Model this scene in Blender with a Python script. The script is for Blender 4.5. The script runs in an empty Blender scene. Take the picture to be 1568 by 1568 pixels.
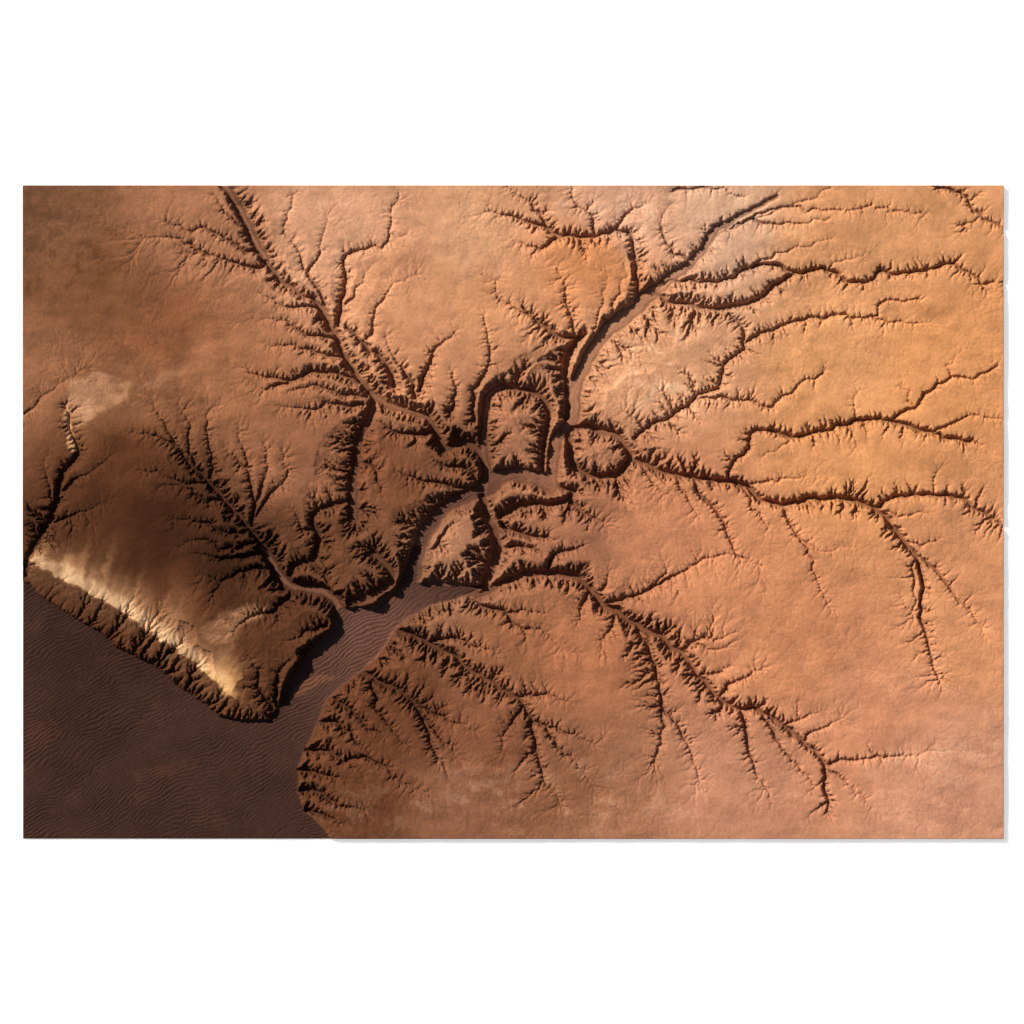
import bpy, math, heapq, time
import numpy as np
from mathutils import Vector
T0=time.time()
rng=np.random.default_rng(7)
# ---------------------------------------------------------------- domain (map units: 1 = 1/100 world unit)
X0,X1,Y0,Y1=35.0,1536.5,284.0,1284.5
C=1.5
NX=int((X1-X0)/C)+1; NY=int((Y1-Y0)/C)+1
gx=X0+np.arange(NX)*C; gy=Y0+np.arange(NY)*C
GX,GY=[a.astype(np.float32) for a in np.meshgrid(gx,gy)]

def vnoise(X,Y,scale,seed,sy=None):
    sy=sy or scale
    r=np.random.default_rng(seed)
    L=r.random((256,256)).astype(np.float32)*2-1
    x=X/np.float32(scale)+np.float32(100); y=Y/np.float32(sy)+np.float32(100)
    xi=x.astype(np.int32); yi=y.astype(np.int32)
    fx=x-xi; fy=y-yi
    fx=fx*fx*(3-2*fx); fy=fy*fy*(3-2*fy)
    x0=xi&255; x1=(xi+1)&255; y0=(yi&255)*256; y1=((yi+1)&255)*256
    Lr=L.ravel()
    a=Lr[y0+x0]; b=Lr[y0+x1]; c=Lr[y1+x0]; d=Lr[y1+x1]
    t=a+(b-a)*fx
    return (t+((c+(d-c)*fx)-t)*fy).astype(np.float32)
def fbm(X,Y,scale,seed,octv=5,gain=0.5,sy=None):
    s=0;a=1.0;t=0
    for i in range(octv):
        s=s+np.float32(a)*vnoise(X,Y,scale/2**i,seed+i*17,(sy/2**i) if sy else None); t+=a; a*=gain
    return s/np.float32(t)
def sstep(a,b,x):
    t=np.clip((x-a)/(b-a),0,1); return t*t*(3-2*t)
def poly_mask(X,Y,pts):
    m=np.zeros(X.shape,bool); n=len(pts)
    for i in range(n):
        xa,ya=pts[i]; xb,yb=pts[(i+1)%n]
        if ya==yb: continue
        c=((ya>Y)!=(yb>Y))&(X<(xb-xa)*(Y-ya)/(yb-ya)+xa)
        m^=c
    return m
def blur(a,n=1):
    for _ in range(n):
        p=np.pad(a,1,mode='edge')
        a=(p[:-2,1:-1]+2*p[1:-1,1:-1]+p[2:,1:-1])/4
        p=np.pad(a,1,mode='edge')
        a=(p[1:-1,:-2]+2*p[1:-1,1:-1]+p[1:-1,2:])/4
    return a

# ---------------------------------------------------------------- channels (w0,w1,d0,d1,points)
CH=[
(36,8,12,11,[(600,925),(650,905),(700,903),(735,903),(770,893)]),
(9,8,13,11,[(700,910),(735,908),(770,893),(800,880),(840,878),(880,885),(905,905),(935,930),(975,955),(1010,975),(1045,1000)]),
(6,3,10,6,[(1045,1000),(1070,1035),(1100,1070),(1130,1085),(1165,1088),(1200,1115),(1235,1140),(1260,1168),(1262,1200),(1272,1230)]),
(3,1,5,1.5,[(1260,1168),(1310,1165),(1360,1158),(1415,1153)]),
(3,1,4,1.5,[(1262,1172),(1285,1185),(1300,1205),(1335,1240)]),
(2,1,4,1.5,[(1262,1195),(1250,1208),(1240,1212)]),
(3,1,5,1.5,[(1235,1140),(1245,1125),(1265,1115),(1288,1101)]),
(3,1,5,1.5,[(1200,1115),(1225,1102),(1245,1092)]),
(3,1,7,2,[(1100,1068),(1115,1050),(1135,1042),(1165,1025)]),
(3,1,7,2,[(1070,1035),(1100,1030),(1120,1020)]),
(3,1,7,2,[(1040,998),(1065,982),(1085,992),(1110,990)]),
(3,1,6,2,[(1055,985),(1080,975),(1110,975)]),
(4,1,8,2,[(1130,1085),(1140,1120),(1150,1155),(1160,1190),(1175,1215)]),
(3,1,6,2,[(1165,1088),(1185,1125),(1215,1165),(1250,1205)]),
(4,2,9,3,[(975,955),(990,990),(1005,1040),(1015,1085),(1012,1130),(1000,1165)]),
(3,1,6,2,[(1013,1080),(1040,1115),(1055,1150),(1073,1195)]),
(3,1,7,2,[(945,935),(930,960),(920,990)]),
(4,2,9,3,[(905,905),(890,930),(892,950)]),
(3,1,7,2,[(905,905),(925,895),(935,875)]),
(4,1,8,2,[(925,918),(960,915),(1000,898),(1035,878),(1075,857),(1120,850)]),
(3,1,5,2,[(1000,898),(1015,880),(1020,868)]),
(7,3,11,6,[(590,962),(630,975),(660,990),(700,1010),(740,1040),(790,1065),(812,1100),(822,1150)]),
(3,1,6,2,[(822,1150),(835,1195),(858,1228)]),
(3,1,7,2,[(815,1103),(850,1115),(880,1128),(908,1138)]),
(3,1,6,2,[(835,1108),(855,1140),(875,1160),(898,1182)]),
(3,1,7,2,[(795,1067),(830,1060),(868,1072)]),
(3,1,6,2,[(800,1080),(780,1110),(770,1150)]),
(4,1,9,2,[(715,912),(735,925),(770,937),(790,962),(830,965),(870,998)]),
(3,1,6,2,[(770,937),(800,935),(840,942)]),
(4,1,9,2,[(655,985),(690,975),(720,985),(760,1005)]),
(6,2,11,5,[(548,1030),(590,1045),(622,1068),(645,1100),(662,1140),(672,1165)]),
(3,1,7,2,[(622,1068),(660,1092),(690,1105),(728,1118)]),
(3,1,7,2,[(570,1045),(575,1080),(600,1120),(625,1150)]),
(3,1,8,2,[(645,1100),(680,1130),(700,1160)]),
(4,1,10,2,[(500,1068),(530,1080),(560,1110),(590,1130)]),
(4,1,10,2,[(483,1105),(515,1110),(545,1130),(575,1165)]),
(4,1,10,2,[(466,1150),(500,1150),(530,1165),(560,1190)]),
(4,1,10,2,[(458,1180),(490,1185),(530,1195)]),
(4,1,10,2,[(460,1210),(490,1215),(520,1232),(560,1245)]),
(4,1,9,2,[(470,1240),(500,1250),(530,1262)]),
(3,1,7,2,[(530,1165),(560,1160),(600,1185),(640,1210)]),
# west canyon
(18,12,14,14,[(525,955),(520,930),(500,908),(470,902),(445,900),(428,885),(415,860),(400,838)]),
(7,3,12,8,[(400,838),(375,800),(345,765),(310,725),(275,690)]),
(3,1,7,2,[(275,690),(240,670),(205,660)]),
(3,1,6,2,[(275,690),(258,660),(235,620)]),
(3,1,7,2,[(300,715),(290,680),(290,650),(275,615)]),
(3,1,7,2,[(320,735),(322,690),(318,650),(330,620)]),
(3,1,7,2,[(325,742),(280,740),(250,725),(215,720)]),
(3,1,7,2,[(350,770),(310,765),(285,748),(245,745)]),
(4,1,8,2,[(385,812),(340,815),(310,800),(265,795)]),
(4,1,8,2,[(395,832),(350,840),(320,828),(285,830)]),
(4,1,9,2,[(410,852),(375,852),(345,855),(300,850)]),
(4,1,9,2,[(420,872),(380,872),(340,885),(310,878)]),
(4,1,8,2,[(388,812),(390,770),(383,735),(378,700),(368,660)]),
(3,1,6,2,[(390,775),(405,745),(412,715),(405,680)]),
(3,1,6,2,[(394,790),(412,762),(440,735),(432,690)]),
(3,1,6,2,[(381,720),(355,700),(345,680)]),
(9,6,10,6,[(440,893),(450,868),(475,862),(488,840),(490,815),(478,800),(492,780),(520,772),(540,765)]),
(4,1,8,2,[(490,815),(465,805),(450,780)]),
(4,1,9,3,[(475,862),(500,885),(512,900)]),
(5,2,10,3,[(445,905),(420,935),(385,945),(360,965)]),
(4,2,10,3,[(425,1085),(420,1060),(425,1030),(450,1010)]),
(4,2,10,2,[(420,1090),(400,1060),(395,1030),(380,1000)]),
(4,2,10,2,[(500,960),(470,965),(440,985)]),
# NW canyon
(12,10,12,10,[(538,920),(560,915),(590,900),(600,880),(585,860),(572,845)]),
(14,11,9,12,[(541,795),(541,750),(546,710),(553,670),(563,640),(572,612)]),
(10,10,14,14,[(738,745),(742,715),(735,690),(715,680),(680,682),(668,660),(655,640),(620,628),(585,618),(568,600)]),
(8,6,13,11,[(568,600),(545,570),(525,540),(510,510),(485,470),(455,448),(430,430),(410,400)]),
(12,12,9,8,[(410,400),(393,370),(380,340),(362,310),(345,284)]),
(4,1,8,2,[(410,408),(370,405),(335,395),(305,388),(270,375)]),
(4,1,7,2,[(395,385),(350,372),(315,350),(285,350),(250,338)]),
(3,1,6,2,[(320,392),(285,370),(240,362)]),
(3,1,6,2,[(375,345),(345,325),(330,295)]),
(4,1,7,1,[(485,472),(445,470),(410,452),(375,440)]),
(4,1,8,1,[(515,520),(470,512),(430,490),(390,490)]),
(4,1,8,1,[(530,545),(490,540),(450,530),(400,528)]),
(5,2,10,3,[(553,585),(515,572),(480,570),(445,583),(410,580),(380,568)]),
(3,1,6,1,[(445,583),(410,598),(375,578)]),
(4,1,8,2,[(562,607),(520,600),(485,592),(440,602)]),
(4,1,8,2,[(555,620),(510,618),(470,628),(430,626)]),
(5,2,9,4,[(515,500),(523,465),(527,430),(524,400),(545,385),(585,382)]),
(3,1,4,2,[(585,382),(600,360),(603,330),(612,300)]),
(4,1,6,2,[(500,480),(478,425),(455,385),(440,350),(450,300)]),
(3,1,5,1,[(475,420),(485,390),(500,330)]),
(7,3,11,5,[(605,592),(600,575),(580,550),(550,525),(530,505)]),
(4,1,8,2,[(635,612),(622,575),(600,545),(590,515)]),
(4,1,8,2,[(640,600),(655,560),(668,530),(700,510)]),
(4,1,7,2,[(725,645),(722,600),(745,565),(750,520),(742,480)]),
(4,1,8,2,[(690,635),(700,600),(690,570)]),
(3,1,5,1,[(560,520),(580,480),(600,440),(640,420)]),
(3,1,4,1,[(530,470),(555,430),(580,400)]),
(5,2,10,2,[(665,655),(640,665),(600,660),(575,645)]),
(5,2,10,2,[(735,745),(700,748),(670,738),(640,735),(605,722)]),
(5,2,10,2,[(730,735),(715,715),(690,715),(665,700)]),
(4,2,9,2,[(545,700),(570,720),(590,750)]),
# centre
(30,22,11,11,[(745,745),(775,725),(810,728),(840,742)]),
(28,20,11,11,[(620,905),(635,860),(650,820),(668,790),(690,770),(720,757),(745,740)]),
(12,12,15,15,[(735,758),(742,790),(760,818),(765,835),(755,865),(742,897)]),
(15,13,10,10,[(745,740),(742,690),(741,640),(748,605),(768,592)]),
(7,7,12,11,[(768,592),(800,593),(825,603),(838,630),(838,670),(830,710),(828,742)]),
(9,6,12,9,[(765,785),(800,775),(835,772),(865,768),(875,755),(850,742)]),
(6,3,11,6,[(768,800),(790,815),(820,825),(840,822)]),
(5,2,11,3,[(765,835),(800,838),(830,850)]),
(5,2,11,3,[(870,768),(900,790),(925,800)]),
(5,2,11,3,[(840,878),(850,850),(890,835)]),
(5,2,11,3,[(640,850),(665,835),(690,800)]),
# big NE wash
(20,22,10,9,[(845,745),(848,705),(857,670),(878,645),(882,600),(897,550),(930,510),(965,480),(1000,445)]),
(18,6,7,2.5,[(1000,445),(1045,415),(1075,380),(1100,350),(1150,325),(1190,300)]),
(9,8,14,13,[(868,640),(870,600),(865,565),(872,535),(884,515)]),
(6,3,11,4,[(884,515),(855,512),(835,500),(810,485),(800,470)]),
(3,1,6,2,[(835,500),(800,478),(770,462),(760,430)]),
(3,1,6,1,[(880,510),(870,470),(860,430),(845,395)]),
(5,4,7,7,[(978,455),(978,420),(972,385),(972,360),(940,355),(910,362),(860,360),(835,350)]),
(4,2,7,2,[(835,350),(815,340),(790,330),(740,322)]),
(3,1,6,2,[(835,350),(820,320),(795,300),(780,286)]),
(4,1,6,2,[(910,360),(905,330),(880,305),(878,286)]),
(4,1,6,2,[(860,360),(830,378),(785,372)]),
(4,1,6,2,[(940,355),(960,330),(990,310)]),
(3,1,5,1,[(905,540),(915,500),(925,460),(935,420)]),
(3,1,5,1,[(940,500),(945,460),(960,420),(955,395)]),
(5,1,5,2,[(1060,400),(1030,380),(1015,340),(1030,310)]),
# east fans upper
(5,5,10,7,[(1000,450),(1040,465),(1080,473),(1125,470),(1160,455),(1192,435),(1215,420)]),
(4,3,8,6,[(1010,438),(1060,430),(1100,430),(1140,415),(1180,405),(1215,420),(1260,415),(1300,427),(1335,428),(1347,412),(1380,420),(1420,410),(1460,404)]),
(3,2,5,3,[(1460,404),(1485,420),(1505,433),(1536,430)]),
(4,3,7,5,[(975,668),(1010,645),(1045,625),(1070,610),(1100,590),(1108,560),(1138,535),(1135,500),(1115,478)]),
(4,2,5,3,[(1138,528),(1165,510),(1210,495),(1260,488),(1300,485),(1335,487),(1355,465),(1405,455)]),
(2,1,4,1.5,[(1335,487),(1370,495),(1415,497)]),
(3,2,5,3,[(1070,612),(1110,612),(1145,618),(1180,622),(1205,605),(1225,588),(1260,572)]),
(3,1,4,2,[(1110,350),(1155,338),(1200,318),(1270,322),(1340,318),(1420,328)]),
(4,3,5,3,[(1440,288),(1475,305),(1500,330),(1536,350)]),
(3,1,4,2,[(1475,345),(1500,332)]),
(3,1,3,2,[(1090,365),(1130,345),(1180,330),(1240,300),(1270,285)]),
(3,1,4,2,[(1155,338),(1200,345),(1270,335)]),
(3,1,4,1.5,[(1140,415),(1180,395),(1230,380),(1270,368)]),
(3,2,4,2,[(1030,290),(1080,288),(1110,292),(1140,304)]),
# meander + east
(9,9,13,13,[(862,660),(905,655),(938,662),(962,685),(968,708),(940,728),(905,730),(885,715),(875,690),(872,665)]),
(7,6,12,9,[(970,705),(1020,722),(1080,735),(1130,740),(1170,765),(1215,772)]),
(6,5,9,8,[(1215,772),(1260,762),(1310,768),(1350,785),(1375,820),(1400,850)]),
(5,2,8,3,[(1400,850),(1412,890),(1410,935),(1420,975),(1432,1015),(1440,1042)]),
(3,1,4,2,[(1395,860),(1398,910),(1402,950)]),
(5,3,7,5,[(1340,775),(1375,757),(1430,757),(1480,765),(1510,790),(1536,810)]),
(4,1,5,2,[(1400,848),(1435,875),(1455,905),(1480,930),(1507,962)]),
(3,1,4,2,[(1375,820),(1400,835),(1430,830)]),
(3,1,5,2,[(1200,770),(1213,810),(1235,840),(1252,880),(1268,925)]),
(3,1,3,1,[(1215,820),(1260,845),(1300,840)]),
(4,1,7,2,[(1060,733),(1080,770),(1110,810),(1125,850),(1170,870)]),
(3,1,6,2,[(1130,745),(1160,780),(1180,810)]),
(3,1,6,2,[(1030,725),(1050,760),(1070,790)]),
(3,1,7,2,[(985,715),(1000,745),(1030,765)]),
(3,3,6,6,[(1115,738),(1125,715),(1145,690),(1150,662),(1178,655)]),
(5,4,7,6,[(1178,655),(1215,666),(1260,660),(1310,645),(1350,640),(1385,648),(1430,663),(1485,678)]),
(3,2,5,3,[(1370,640),(1400,622),(1420,600),(1455,580),(1490,582),(1530,562)]),
(3,1,4,2,[(1430,662),(1460,645),(1500,638),(1536,645)]),
(2,1,3,1,[(1400,620),(1390,600),(1375,590)]),
(2,1,3,1,[(1215,666),(1190,690),(1165,700)]),
(2,1,3,1,[(1310,645),(1305,620),(1315,600)]),
(2,1,3,1,[(1455,580),(1450,560),(1462,545)]),
(2,1,3,1,[(1260,415),(1285,400),(1320,395)]),
(2,1,3,1,[(1430,757),(1425,735),(1440,715)]),
(2,1,3,1,[(1410,935),(1390,930),(1380,915)]),
(3,1,4,1,[(1130,745),(1170,740),(1220,735),(1260,745)]),
(2,1,4,1.5,[(1350,782),(1385,790),(1420,785)]),
(3,1,6,2,[(985,658),(975,640),(955,630)]),
# left side
(7,5,10,8,[(38,880),(45,850),(62,825),(80,790),(92,755)]),
(5,3,8,4,[(92,755),(98,725),(118,700),(120,680),(108,655),(100,620)]),
(4,1,6,1,[(75,800),(110,790),(160,770)]),
(4,1,5,1,[(90,762),(130,725),(175,695)]),
(3,1,5,1,[(85,780),(75,740),(70,700)]),
(3,1,3,1,[(36,640),(80,600),(120,570)]),
]
RIVER=[(20,884),(45,893),(62,912),(90,930),(118,950),(150,965),(175,988),(205,1003),(232,1015),(262,1042),(290,1060),(312,1080),(335,1096),(370,1103),(412,1105),(426,1085),(440,1050),(464,1015),(486,985),(510,965),(520,932),(545,928),(570,930),(600,910),(610,890),(620,862),(632,835),(648,835),(640,862),(636,893),(665,900),(700,898),(745,895),(700,917),(655,928),(624,946),(600,968),(578,1006),(551,1032),(522,1052),(499,1070),(486,1107),(468,1145),(457,1175),(456,1215),(468,1245),(495,1270),(515,1300),(515,1330),(-20,1330),(-20,884)]
DS=1.5   # relief scale
# ---------------------------------------------------------------- plateau level (0 = backdrop level)
def border(X,Y):
    return np.minimum(np.minimum(X-X0,X1-X),np.minimum(Y-Y0,Y1-Y))
def plateau(X,Y):
    b=sstep(0,110,border(X,Y))
    p=7+b*(0.5+4.2*fbm(X,Y,190,3,4)+2.6*fbm(X,Y,85,8,3)+4.0*np.exp(-(((X-230)/150)**2+((Y-740)/150)**2))+2.5*np.exp(-(((X-850)/260)**2+((Y-420)/120)**2)))
    return p
def floorlimit(X,Y):
    return 1.2-26*sstep(0,90,border(X,Y))
def warp(X,Y):
    return (X+8*fbm(X,Y,42,50,5,0.6), Y+8*fbm(X,Y,42,90,5,0.6))
WX,WY=warp(GX,GY)
P=plateau(GX,GY); FL=floorlimit(GX,GY)
def catmull(p,step=9.0):
    p=[np.array(q,float) for q in p]
    q=[2*p[0]-p[1]]+p+[2*p[-1]-p[-2]]
    out=[]
    for i in range(1,len(q)-2):
        n=max(1,int(np.linalg.norm(q[i+1]-q[i])/step))
        for k in range(n):
            t=k/n
            out.append(0.5*((2*q[i])+(-q[i-1]+q[i+1])*t+(2*q[i-1]-5*q[i]+4*q[i+1]-q[i+2])*t*t+(-q[i-1]+3*q[i]-3*q[i+1]+q[i+2])*t**3))
    out.append(p[-1]); return np.array(out)
bed=np.full(GX.shape,1e9)
chd=np.full(GX.shape,1e9)
for w0,w1,d0,d1,pts in CH:
    L=catmull(pts); n=len(L)
    amp=min(3.6,0.8+7.0/max(w0,1.5))
    if n>2: L[1:-1]+=rng.normal(0,amp*0.6,(n-2,2))
    ln=np.linspace(0,1,n)
    for i in range(n-1):
        a,b=L[i],L[i+1]; R=30
        ix0=max(0,int((min(a[0],b[0])-R-X0)/C)); ix1=min(NX,int((max(a[0],b[0])+R-X0)/C)+2)
        iy0=max(0,int((min(a[1],b[1])-R-Y0)/C)); iy1=min(NY,int((max(a[1],b[1])+R-Y0)/C)+2)
        if ix1<=ix0 or iy1<=iy0: continue
        x=WX[iy0:iy1,ix0:ix1]; y=WY[iy0:iy1,ix0:ix1]
        v=b-a; vv=max(1e-6,v@v)
        t=np.clip(((x-a[0])*v[0]+(y-a[1])*v[1])/vv,0,1)
        d=np.hypot(x-a[0]-t*v[0],y-a[1]-t*v[1])
        tt=ln[i]+(ln[i+1]-ln[i])*t
        w=(w0+(w1-w0)*tt)/2; dep=(d0+(d1-d0)*tt)*DS
        e=d-np.maximum(w,0.85)
        s=chd[iy0:iy1,ix0:ix1]; np.minimum(s,e,out=s)
        z=np.where(e<0,np.maximum(P[iy0:iy1,ix0:ix1]-dep,FL[iy0:iy1,ix0:ix1]),1e9)
        s=bed[iy0:iy1,ix0:ix1]; np.minimum(s,z,out=s)
RX,RY=GX+0.5*(WX-GX),GY+0.5*(WY-GY)
riv=poly_mask(RX,RY,RIVER)
BR=border(GX,GY)
rbed=2.5-13.5*sstep(0,260,BR)
bed[riv]=rbed[riv]
src=bed<1e8
print('channels',time.time()-T0)
# ---------------------------------------------------------------- drainage tree grown from the channels
W=NX
cost=np.exp(0.45*rng.normal(0,1,GX.shape)+0.9*fbm(GX,GY,13,11,3)).ravel().tolist()
N=NX*NY
dist=[1e18]*N; par=[-1]*N; order=[]
sf=src.ravel()
inner=blur(src.astype(float),1).ravel()
heap=[]
for i in np.nonzero(sf)[0].tolist():
    dist[i]=0.0
    if inner[i]<0.999: heap.append((0.0,i))
nb=[(-1,0,1.0),(1,0,1.0),(0,-1,1.0),(0,1,1.0),(-1,-1,1.414),(1,-1,1.414),(-1,1,1.414),(1,1,1.414)]
hp=heapq.heappush; pp=heapq.heappop
heapq.heapify(heap)
while heap:
    d,i=pp(heap)
    if d>dist[i]: continue
    if par[i]>=0: order.append(i)
    x=i%W; y=i//W
    for dx,dy,l in nb:
        xx=x+dx; yy=y+dy
        if 0<=xx<NX and 0<=yy<NY:
            j=yy*W+xx
            nd=d+l*cost[j]
            if nd<dist[j]:
                dist[j]=nd; par[j]=i; hp(heap,(nd,j))
A=[1.0]*N
for i in reversed(order):
    A[par[i]]+=A[i]
A=np.array(A)
gg=lambda x,y,a,b:np.exp(-(((GX-x)/a)**2+((GY-y)/b)**2))
soft=np.clip(gg(420,600,260,300)+gg(620,1120,260,120)+gg(950,420,120,90),0,1)
hard=sstep(1000,1200,GX)
kmap=(5.2-1.8*soft+2.0*hard)*(1+0.6*fbm(GX,GY,100,77,3))
slope1=(np.minimum(kmap.ravel()*A**-0.57,3.2)*C)
k2=(0.95-0.35*soft+0.5*hard)*(1+0.9*fbm(GX,GY,140,78,3))
slope2=(np.clip(k2.ravel(),0.3,3)*A**-0.42*C)
z0=np.where(sf,bed.ravel(),0)
PR=P.ravel()
drop=np.clip(PR-z0,0,30)
z=z0.tolist(); z2=np.where(sf,PR-np.minimum(0.42*drop,7.0)*(1-0.35*hard.ravel()),0).tolist()
s1=slope1.tolist(); s2=slope2.tolist()
for i in order:
    p=par[i]
    if (i-p) in (1,-1,W,-W): z[i]=z[p]+s1[i]; z2[i]=z2[p]+s2[i]
    else: z[i]=z[p]+s1[i]*1.414; z2[i]=z2[p]+s2[i]*1.414
z=np.array(z).reshape(GX.shape); z2=np.array(z2).reshape(GX.shape)
A=A.reshape(GX.shape); DI=np.array(dist).reshape(GX.shape)
print('tree',time.time()-T0)
def smin(a,b,h):
    d=np.clip((a-b)/h,-30,30)
    return b-np.log(1+np.exp(-d))*h
z=np.where(src,bed,z)
cap2=smin(z2,P,1.5)
cap=smin(z,cap2,0.6)
fresh=np.maximum(np.minimum(np.log(A),6)-1.5,0)
fm=np.clip(0.1+1.6*fbm(GX,GY,110,5,4),0,1)*np.exp(-DI/60)
cap=np.where(src,np.minimum(z,cap+3),cap)-0.16*np.where(src,0,fresh)*fm-0.02*np.where(src,0,fresh)
Z=0.7*cap+0.3*blur(cap,1)
# ---------------------------------------------------------------- final fine grid
F=1.2
MX=int(round((X1-X0)/F))+1; MY=int(round((Y1-Y0)/F))+1
FX,FY=[a.astype(np.float32) for a in np.meshgrid(np.linspace(X0,X1,MX),np.linspace(Y0,Y1,MY))]
def samp(Aa,X,Y):
    u=np.clip((X-X0)/C,0,NX-1.001); v=np.clip((Y-Y0)/C,0,NY-1.001)
    i=u.astype(int); j=v.astype(int); fu=u-i; fv=v-j
    return (Aa[j,i]*(1-fu)+Aa[j,i+1]*fu)*(1-fv)+(Aa[j+1,i]*(1-fu)+Aa[j+1,i+1]*fu)*fv
jx=FX+0.6*vnoise(FX,FY,3.1,201); jy=FY+0.6*vnoise(FX,FY,3.1,202)
H=samp(Z,jx,jy)
rv=samp(blur(riv.astype(float),1),FX,FY)
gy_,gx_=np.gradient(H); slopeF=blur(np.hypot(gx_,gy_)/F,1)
rock=sstep(0.25,0.9,slopeF)
n_b=fbm(FX,FY,38,321,4,0.5)
n1=fbm(FX,FY,120,521,5,0.6); n2=fbm(FX,FY,26,531,4,0.65)
st=fbm(FX+26*n1,FY+30*n1,46,331,4,0.6,sy=15)
scal=1-np.abs(fbm(FX+18*n2,FY+18*n1,60,341,4,0.55))*2
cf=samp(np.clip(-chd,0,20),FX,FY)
g=lambda x,y,a,b:np.exp(-(((FX-x)/a)**2+((FY-y)/b)**2))
cen=np.clip(g(700,820,150,120)*1.5,0,1)
H=H+(1-rv)*(rock*0.8*fbm(FX,FY,9,301,3,0.6)+0.10*vnoise(FX,FY,3.4,311)+0.6*n_b+0.40*st+0.8*scal)
ph=FX*0.50+FY*0.86+22*fbm(FX,FY,120,402,3)+3.5*fbm(FX,FY,14,403,2)
rip=np.sin(ph*2*np.pi/5.4)
ripamp=0.46*np.clip(0.75+0.9*fbm(FX,FY,50,404,3),0.15,2)
floor_=sstep(3.5,6,cf)*cen*(1-rv)
H=H+np.clip(rv+0.7*floor_,0,1)*(rip*ripamp+0.3*fbm(FX,FY,4,406,2))+rv*1.2*fbm(FX,FY,110,405,4)
bm=sstep(0,12,border(FX,FY))
H=np.where(H<0.8,np.maximum(H,0.8-30*bm),H)
print('height',time.time()-T0)
# ---------------------------------------------------------------- ground colour (soil regions)
def lin(c):
    c=np.array(c,float)/255
    return np.where(c<=0.04045,c/12.92,((c+0.055)/1.055)**2.4).astype(np.float32)
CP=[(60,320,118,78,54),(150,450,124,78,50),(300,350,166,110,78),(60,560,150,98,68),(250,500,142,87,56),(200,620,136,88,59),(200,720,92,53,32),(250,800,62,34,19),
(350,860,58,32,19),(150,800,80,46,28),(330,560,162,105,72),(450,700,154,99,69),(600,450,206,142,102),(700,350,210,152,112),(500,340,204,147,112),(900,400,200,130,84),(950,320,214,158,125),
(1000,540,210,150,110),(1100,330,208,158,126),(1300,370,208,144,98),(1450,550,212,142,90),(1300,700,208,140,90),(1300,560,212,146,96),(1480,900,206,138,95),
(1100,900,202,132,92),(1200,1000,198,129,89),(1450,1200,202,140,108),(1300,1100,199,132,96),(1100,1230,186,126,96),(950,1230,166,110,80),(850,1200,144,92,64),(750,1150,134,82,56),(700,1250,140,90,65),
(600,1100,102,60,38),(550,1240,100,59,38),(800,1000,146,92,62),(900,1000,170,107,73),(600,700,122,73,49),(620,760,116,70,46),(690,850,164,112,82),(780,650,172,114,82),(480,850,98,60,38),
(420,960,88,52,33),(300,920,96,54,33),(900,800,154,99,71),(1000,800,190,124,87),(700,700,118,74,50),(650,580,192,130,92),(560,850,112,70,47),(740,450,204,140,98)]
cp=np.array(CP,float)
num=np.zeros(FX.shape+(3,),np.float32); den=np.zeros(FX.shape,np.float32)
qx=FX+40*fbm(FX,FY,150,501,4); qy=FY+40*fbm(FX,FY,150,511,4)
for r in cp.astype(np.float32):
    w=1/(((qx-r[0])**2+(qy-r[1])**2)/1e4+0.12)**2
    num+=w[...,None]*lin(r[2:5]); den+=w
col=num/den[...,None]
def mixc(c,rgb,m):
    m=np.clip(m,0,1)[...,None]; return c*(1-m)+lin(rgb)*m
sx=FX+10*fbm(FX,FY,40,600,5,0.6); sy_=FY+10*fbm(FX,FY,40,630,5,0.6)
def soft_poly(pts,r):
    return blur(poly_mask(sx,sy_,pts).astype(np.float32),r)
fil=1-np.abs(fbm(FX+30*n1,FY+30*n2,55,561,5,0.62))*5
fil=np.clip(fil,0,1)
pat=sstep(-0.1,0.4,fbm(FX,FY,160,571,3))
col*= (1+0.12*n1+0.14*n2+0.20*st+0.10*(fil-0.3)*pat)[...,None]
mot=sstep(0.05,0.35,fbm(FX,FY,34,581,5,0.7))
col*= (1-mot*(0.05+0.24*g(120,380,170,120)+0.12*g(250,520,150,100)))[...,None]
near=g(1010,560,60,65)+0.6*g(960,320,120,45)+0.5*g(1130,340,100,50)+0.22*g(850,1230,330,60)+0.3*g(1430,1150,140,120)+0.5*g(490,370,60,100)
pale=sstep(0.1,0.55,st*0.8+0.7*(fil-0.4)+0.5*fbm(FX,FY,24,551,4,0.7))
col=mixc(col,(228,186,150),pale*near*0.6)
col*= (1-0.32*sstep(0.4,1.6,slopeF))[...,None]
col=mixc(col,(70,43,33),sstep(0.1,1.2,cf)*(1-sstep(3.5,6,cf))*0.6)  # shade painted into narrow channel floors so they read as dark lines
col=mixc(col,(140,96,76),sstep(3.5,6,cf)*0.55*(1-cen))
col=mixc(col,(90,60,49),sstep(3.0,6,cf)*0.88*cen)
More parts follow.
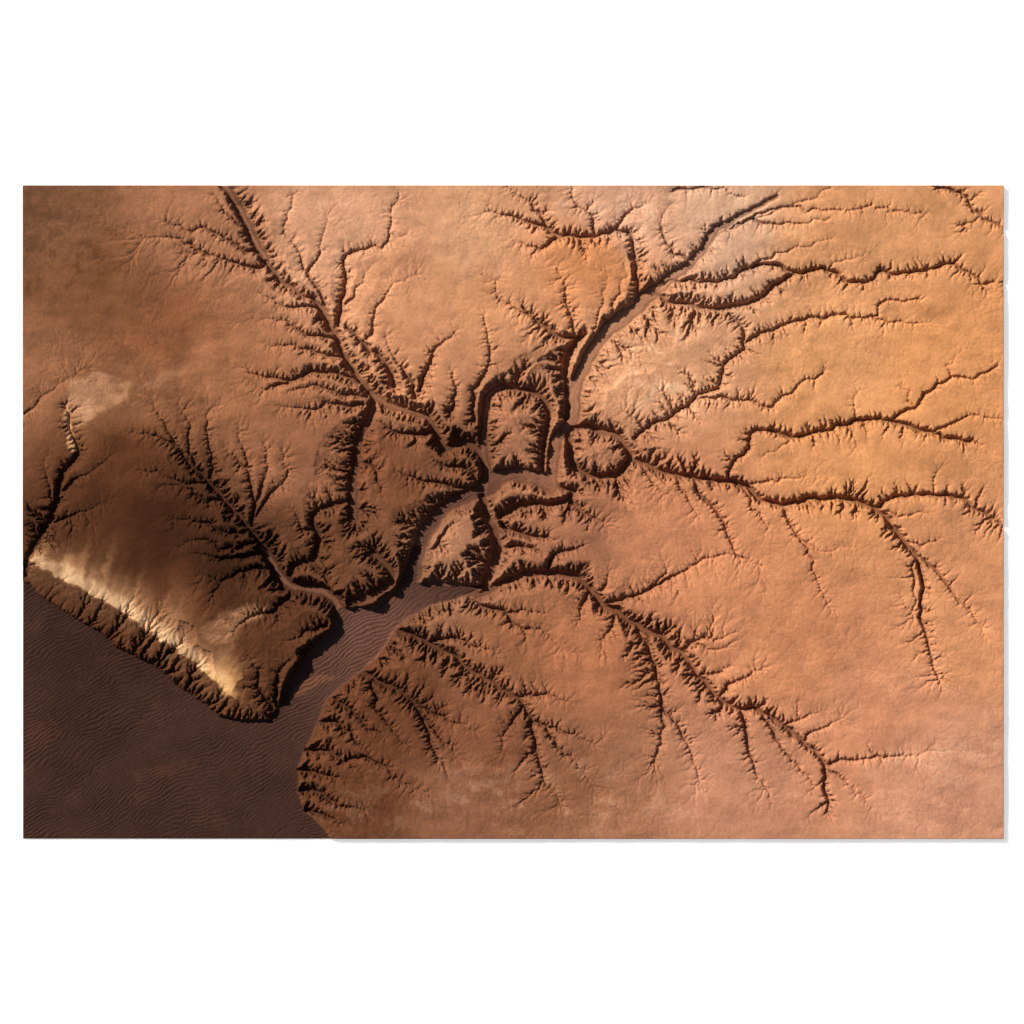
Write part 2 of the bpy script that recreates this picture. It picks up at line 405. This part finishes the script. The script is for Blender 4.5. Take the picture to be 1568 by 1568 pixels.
# pale bluff along the river
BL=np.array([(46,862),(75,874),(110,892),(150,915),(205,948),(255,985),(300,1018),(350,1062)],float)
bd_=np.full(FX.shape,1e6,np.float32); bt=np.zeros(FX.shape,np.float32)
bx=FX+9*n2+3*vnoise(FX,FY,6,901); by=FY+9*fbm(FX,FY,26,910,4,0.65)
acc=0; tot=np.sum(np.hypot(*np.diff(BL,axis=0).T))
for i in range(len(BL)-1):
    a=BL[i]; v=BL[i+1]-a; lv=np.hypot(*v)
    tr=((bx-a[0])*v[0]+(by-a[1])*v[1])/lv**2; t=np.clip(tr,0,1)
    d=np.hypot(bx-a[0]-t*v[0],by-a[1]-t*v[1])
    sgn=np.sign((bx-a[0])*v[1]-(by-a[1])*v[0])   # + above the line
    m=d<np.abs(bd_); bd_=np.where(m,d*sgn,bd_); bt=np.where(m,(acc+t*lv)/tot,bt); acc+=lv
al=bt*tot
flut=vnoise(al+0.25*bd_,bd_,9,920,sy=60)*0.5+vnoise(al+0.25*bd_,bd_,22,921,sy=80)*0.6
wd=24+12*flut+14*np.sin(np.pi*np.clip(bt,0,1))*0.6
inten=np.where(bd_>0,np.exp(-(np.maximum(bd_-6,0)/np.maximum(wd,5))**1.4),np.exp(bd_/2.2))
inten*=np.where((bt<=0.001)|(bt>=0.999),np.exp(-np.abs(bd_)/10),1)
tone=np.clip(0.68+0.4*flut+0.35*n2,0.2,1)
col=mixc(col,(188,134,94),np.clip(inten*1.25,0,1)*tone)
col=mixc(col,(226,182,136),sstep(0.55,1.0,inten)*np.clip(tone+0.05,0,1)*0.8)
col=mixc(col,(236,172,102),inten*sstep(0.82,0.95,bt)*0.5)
m=soft_poly([(300,965),(345,938),(385,922),(412,930),(402,948),(372,960),(350,985),(330,985)],8)
col=mixc(col,(170,118,84),m*(0.55+0.5*n2))
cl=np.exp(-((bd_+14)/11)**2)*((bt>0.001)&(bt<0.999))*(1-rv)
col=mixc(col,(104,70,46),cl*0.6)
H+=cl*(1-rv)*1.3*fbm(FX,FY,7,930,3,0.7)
m=soft_poly([(108,580),(150,572),(205,590),(200,610),(150,632),(120,660),(112,640),(100,615)],5)
col=mixc(col,(188,136,100),m*(0.6+0.7*n2+0.4*st))
m=soft_poly([(215,590),(250,570),(290,562),(270,575),(235,595)],5)
col=mixc(col,(180,124,90),m*0.45)
m=soft_poly([(96,620),(106,618),(112,660),(118,690),(108,690),(102,655)],3)
col=mixc(col,(220,166,116),m*0.65)
def voro(X,Y,s,seed):
    r=np.random.default_rng(seed); L=r.random((256,256,2)).astype(np.float32)
    x=X/s+50; y=Y/s+50; xi=np.floor(x).astype(int); yi=np.floor(y).astype(int)
    f1=np.full(X.shape,9.0,np.float32); f2=f1.copy()
    for dy in (-1,0,1):
        for dx in (-1,0,1):
            q=L[(yi+dy)%256,(xi+dx)%256]
            d=np.hypot(xi+dx+q[...,0]-x,yi+dy+q[...,1]-y)
            f2=np.minimum(f2,np.maximum(f1,d)); f1=np.minimum(f1,d)
    return f2-f1
cr=(1-sstep(0.03,0.12,voro(FX+7*n2,FY-7*n2,16,731)))*sstep(0.0,0.4,fbm(FX,FY,110,741,3)+0.1)*(1-rv)*(1-rock)
H-=0.3*cr
col*=(1-0.07*cr)[...,None]
col*=np.array([1.17,1.20,1.20])
rc=np.ones(FX.shape+(3,),np.float32)*lin((70,46,37))
rc=mixc(rc,(108,73,59),g(570,970,140,130))
fb=fbm(FX,FY,40,801,5,0.65)
rc=mixc(rc,(94,58,42),sstep(0.3,0.8,fb+0.75*g(265,1180,50,16)+0.7*g(65,1125,40,22)+0.8*g(345,1258,60,22))*0.5)
rc=mixc(rc,(130,84,60),soft_poly([(440,1070),(460,1048),(490,1038),(520,1035),(490,1050),(460,1066)],2)*0.6)
rc*=(1+0.2*n2+0.24*n1+0.16*rip)[...,None]
rm=sstep(0.35,0.65,rv)
col=col*(1-rm[...,None])+rc*rm[...,None]
grain=rng.normal(0,0.05,FX.shape)
col=col*(1+grain)[...,None]
col=np.clip(col,0.004,0.9)
print('colour',time.time()-T0)
# ---------------------------------------------------------------- meshes
S=0.01
CX,CY=784.0,784.0
vxw=(FX-CX)*S; vyw=(CY-FY)*S; vz=H*S
def grid_mesh(name,facemask):
    idx=np.arange(MX*MY).reshape(MY,MX)
    a=idx[:-1,:-1][facemask]; b=idx[:-1,1:][facemask]; c=idx[1:,1:][facemask]; d=idx[1:,:-1][facemask]
    quads=np.stack([a,d,c,b],1)
    co=np.stack([vxw.ravel(),vyw.ravel(),vz.ravel()],1)
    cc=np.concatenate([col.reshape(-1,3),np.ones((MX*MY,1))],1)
    extra=[];eq=[];base=MX*MY
    def side(ring,fm,flip):
        nonlocal base
        n=len(ring)
        low=co[ring].copy(); low[:,2]=-0.05
        extra.append((low,cc[ring]))
        k=np.arange(n-1)[fm]
        q=np.stack([ring[k],ring[k+1],base+k+1,base+k],1)
        if flip: q=q[:,::-1]
        eq.append(q); base+=n
    side(idx[0,:],facemask[0,:],False); side(idx[-1,:],facemask[-1,:],True)
    side(idx[:,0],facemask[:,0],True); side(idx[:,-1],facemask[:,-1],False)
    quads=np.concatenate([quads]+eq); co=np.concatenate([co]+[e[0] for e in extra]); cc=np.concatenate([cc]+[e[1] for e in extra])
    used=np.zeros(len(co),bool); used[quads.ravel()]=True
    mp=np.cumsum(used)-1; quads=mp[quads]; co=co[used]; cc=cc[used]
    me=bpy.data.meshes.new(name)
    me.vertices.add(len(co)); me.vertices.foreach_set('co',co.astype(np.float32).ravel())
    me.loops.add(quads.size); me.loops.foreach_set('vertex_index',quads.astype(np.int32).ravel())
    me.polygons.add(len(quads)); me.polygons.foreach_set('loop_start',np.arange(0,quads.size,4,dtype=np.int32))
    me.update(calc_edges=True)
    at=me.color_attributes.new('soil','FLOAT_COLOR','POINT'); at.data.foreach_set('color',cc.astype(np.float32).ravel())
    ob=bpy.data.objects.new(name,me); bpy.context.scene.collection.objects.link(ob)
    return ob
rvf=(rv[:-1,:-1]>0.5)
def soil_mat(name,rough):
    m=bpy.data.materials.new(name); m.use_nodes=True; nt=m.node_tree; b=nt.nodes['Principled BSDF']
    b.inputs['Roughness'].default_value=rough
    b.inputs['Specular IOR Level'].default_value=0.04
    at=nt.nodes.new('ShaderNodeAttribute'); at.attribute_name='soil'
    tc=nt.nodes.new('ShaderNodeTexCoord')
    nz=nt.nodes.new('ShaderNodeTexNoise'); nz.inputs['Scale'].default_value=28; nz.inputs['Detail'].default_value=3; nz.inputs['Roughness'].default_value=0.7
    nt.links.new(tc.outputs['Object'],nz.inputs['Vector'])
    mr=nt.nodes.new('ShaderNodeMapRange'); mr.inputs[1].default_value=0.3; mr.inputs[2].default_value=0.7; mr.inputs[3].default_value=0.9; mr.inputs[4].default_value=1.1
    nt.links.new(nz.outputs['Fac'],mr.inputs[0])
    vm=nt.nodes.new('ShaderNodeVectorMath'); vm.operation='SCALE'
    nt.links.new(at.outputs['Color'],vm.inputs[0]); nt.links.new(mr.outputs[0],vm.inputs['Scale'])
    nt.links.new(vm.outputs[0],b.inputs['Base Color'])
    return m
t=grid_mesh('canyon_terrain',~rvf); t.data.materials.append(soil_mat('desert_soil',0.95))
r=grid_mesh('dry_riverbed',rvf); r.data.materials.append(soil_mat('dark_river_sand',0.9))
# backdrop: sheet with a rectangular opening the slab sits in
me=bpy.data.meshes.new('white_backdrop'); B=300
xa,xb=(X0-CX)*S+0.001,(X1-CX)*S-0.001; ya,yb=(CY-Y1)*S+0.001,(CY-Y0)*S-0.001
q=0.35
me.from_pydata([(-B,-B,0),(B,-B,0),(B,B,0),(-B,B,0),(xa-q,ya-q,0),(xb+q,ya-q,0),(xb+q,yb+q,0),(xa-q,yb+q,0),(xa,ya,0),(xb,ya,0),(xb,yb,0),(xa,yb,0)],[],
 [(0,1,5,4),(1,2,6,5),(2,3,7,6),(3,0,4,7),(4,5,9,8),(5,6,10,9),(6,7,11,10),(7,4,8,11)]); me.update()
bd=bpy.data.objects.new('white_backdrop',me); bpy.context.scene.collection.objects.link(bd)
for nm,ss in (('white_glow_board',0),('white_glow_board_soft',1)):
    m=bpy.data.materials.new(nm); m.use_nodes=True; nt=m.node_tree; b=nt.nodes['Principled BSDF']
    b.inputs['Base Color'].default_value=(0.9,0.89,0.86,1); b.inputs['Roughness'].default_value=1; b.inputs['Specular IOR Level'].default_value=0
    b.inputs['Emission Color'].default_value=(1,0.98,0.94,1); b.inputs['Emission Strength'].default_value=0.55  # board is no lamp; glow added to whiten it and pale the slab's shadow
    if ss:
        b.inputs['Subsurface Weight'].default_value=1.0; b.inputs['Subsurface Radius'].default_value=(1,1,1); b.inputs['Subsurface Scale'].default_value=0.1
    me.materials.append(m)
for p in me.polygons: p.material_index=0 if p.index<4 else 1
# ---------------------------------------------------------------- light
el=math.radians(32); az=math.radians(-52)
to=Vector((math.sin(az)*math.cos(el),math.cos(az)*math.cos(el),math.sin(el)))
sl=bpy.data.lights.new('sun','SUN'); sl.energy=5; sl.angle=math.radians(0.6); sl.color=(1,0.96,0.9)
so=bpy.data.objects.new('sun',sl); so.rotation_euler=(-to).to_track_quat('-Z','Y').to_euler(); so.location=to*50
bpy.context.scene.collection.objects.link(so)
w=bpy.data.worlds.new('World'); bpy.context.scene.world=w; w.use_nodes=True; nt=w.node_tree
sky=nt.nodes.new('ShaderNodeTexSky'); sky.sky_type='NISHITA'; sky.sun_disc=False; sky.sun_elevation=el; sky.sun_rotation=az%(2*math.pi)
nt.links.new(sky.outputs[0],nt.nodes['Background'].inputs[0]); nt.nodes['Background'].inputs[1].default_value=0.05
# ---------------------------------------------------------------- camera
cd=bpy.data.cameras.new('camera'); co_=bpy.data.objects.new('camera',cd); bpy.context.scene.collection.objects.link(co_)
D=60; cd.sensor_width=36; cd.lens=36*D/15.68; cd.clip_end=1000; cd.clip_start=1
co_.location=(0,0,D+0.05)
bpy.context.scene.camera=co_
vs=bpy.context.scene.view_settings; vs.view_transform='Standard'; vs.look='None'; vs.exposure=0
print('done',time.time()-T0)
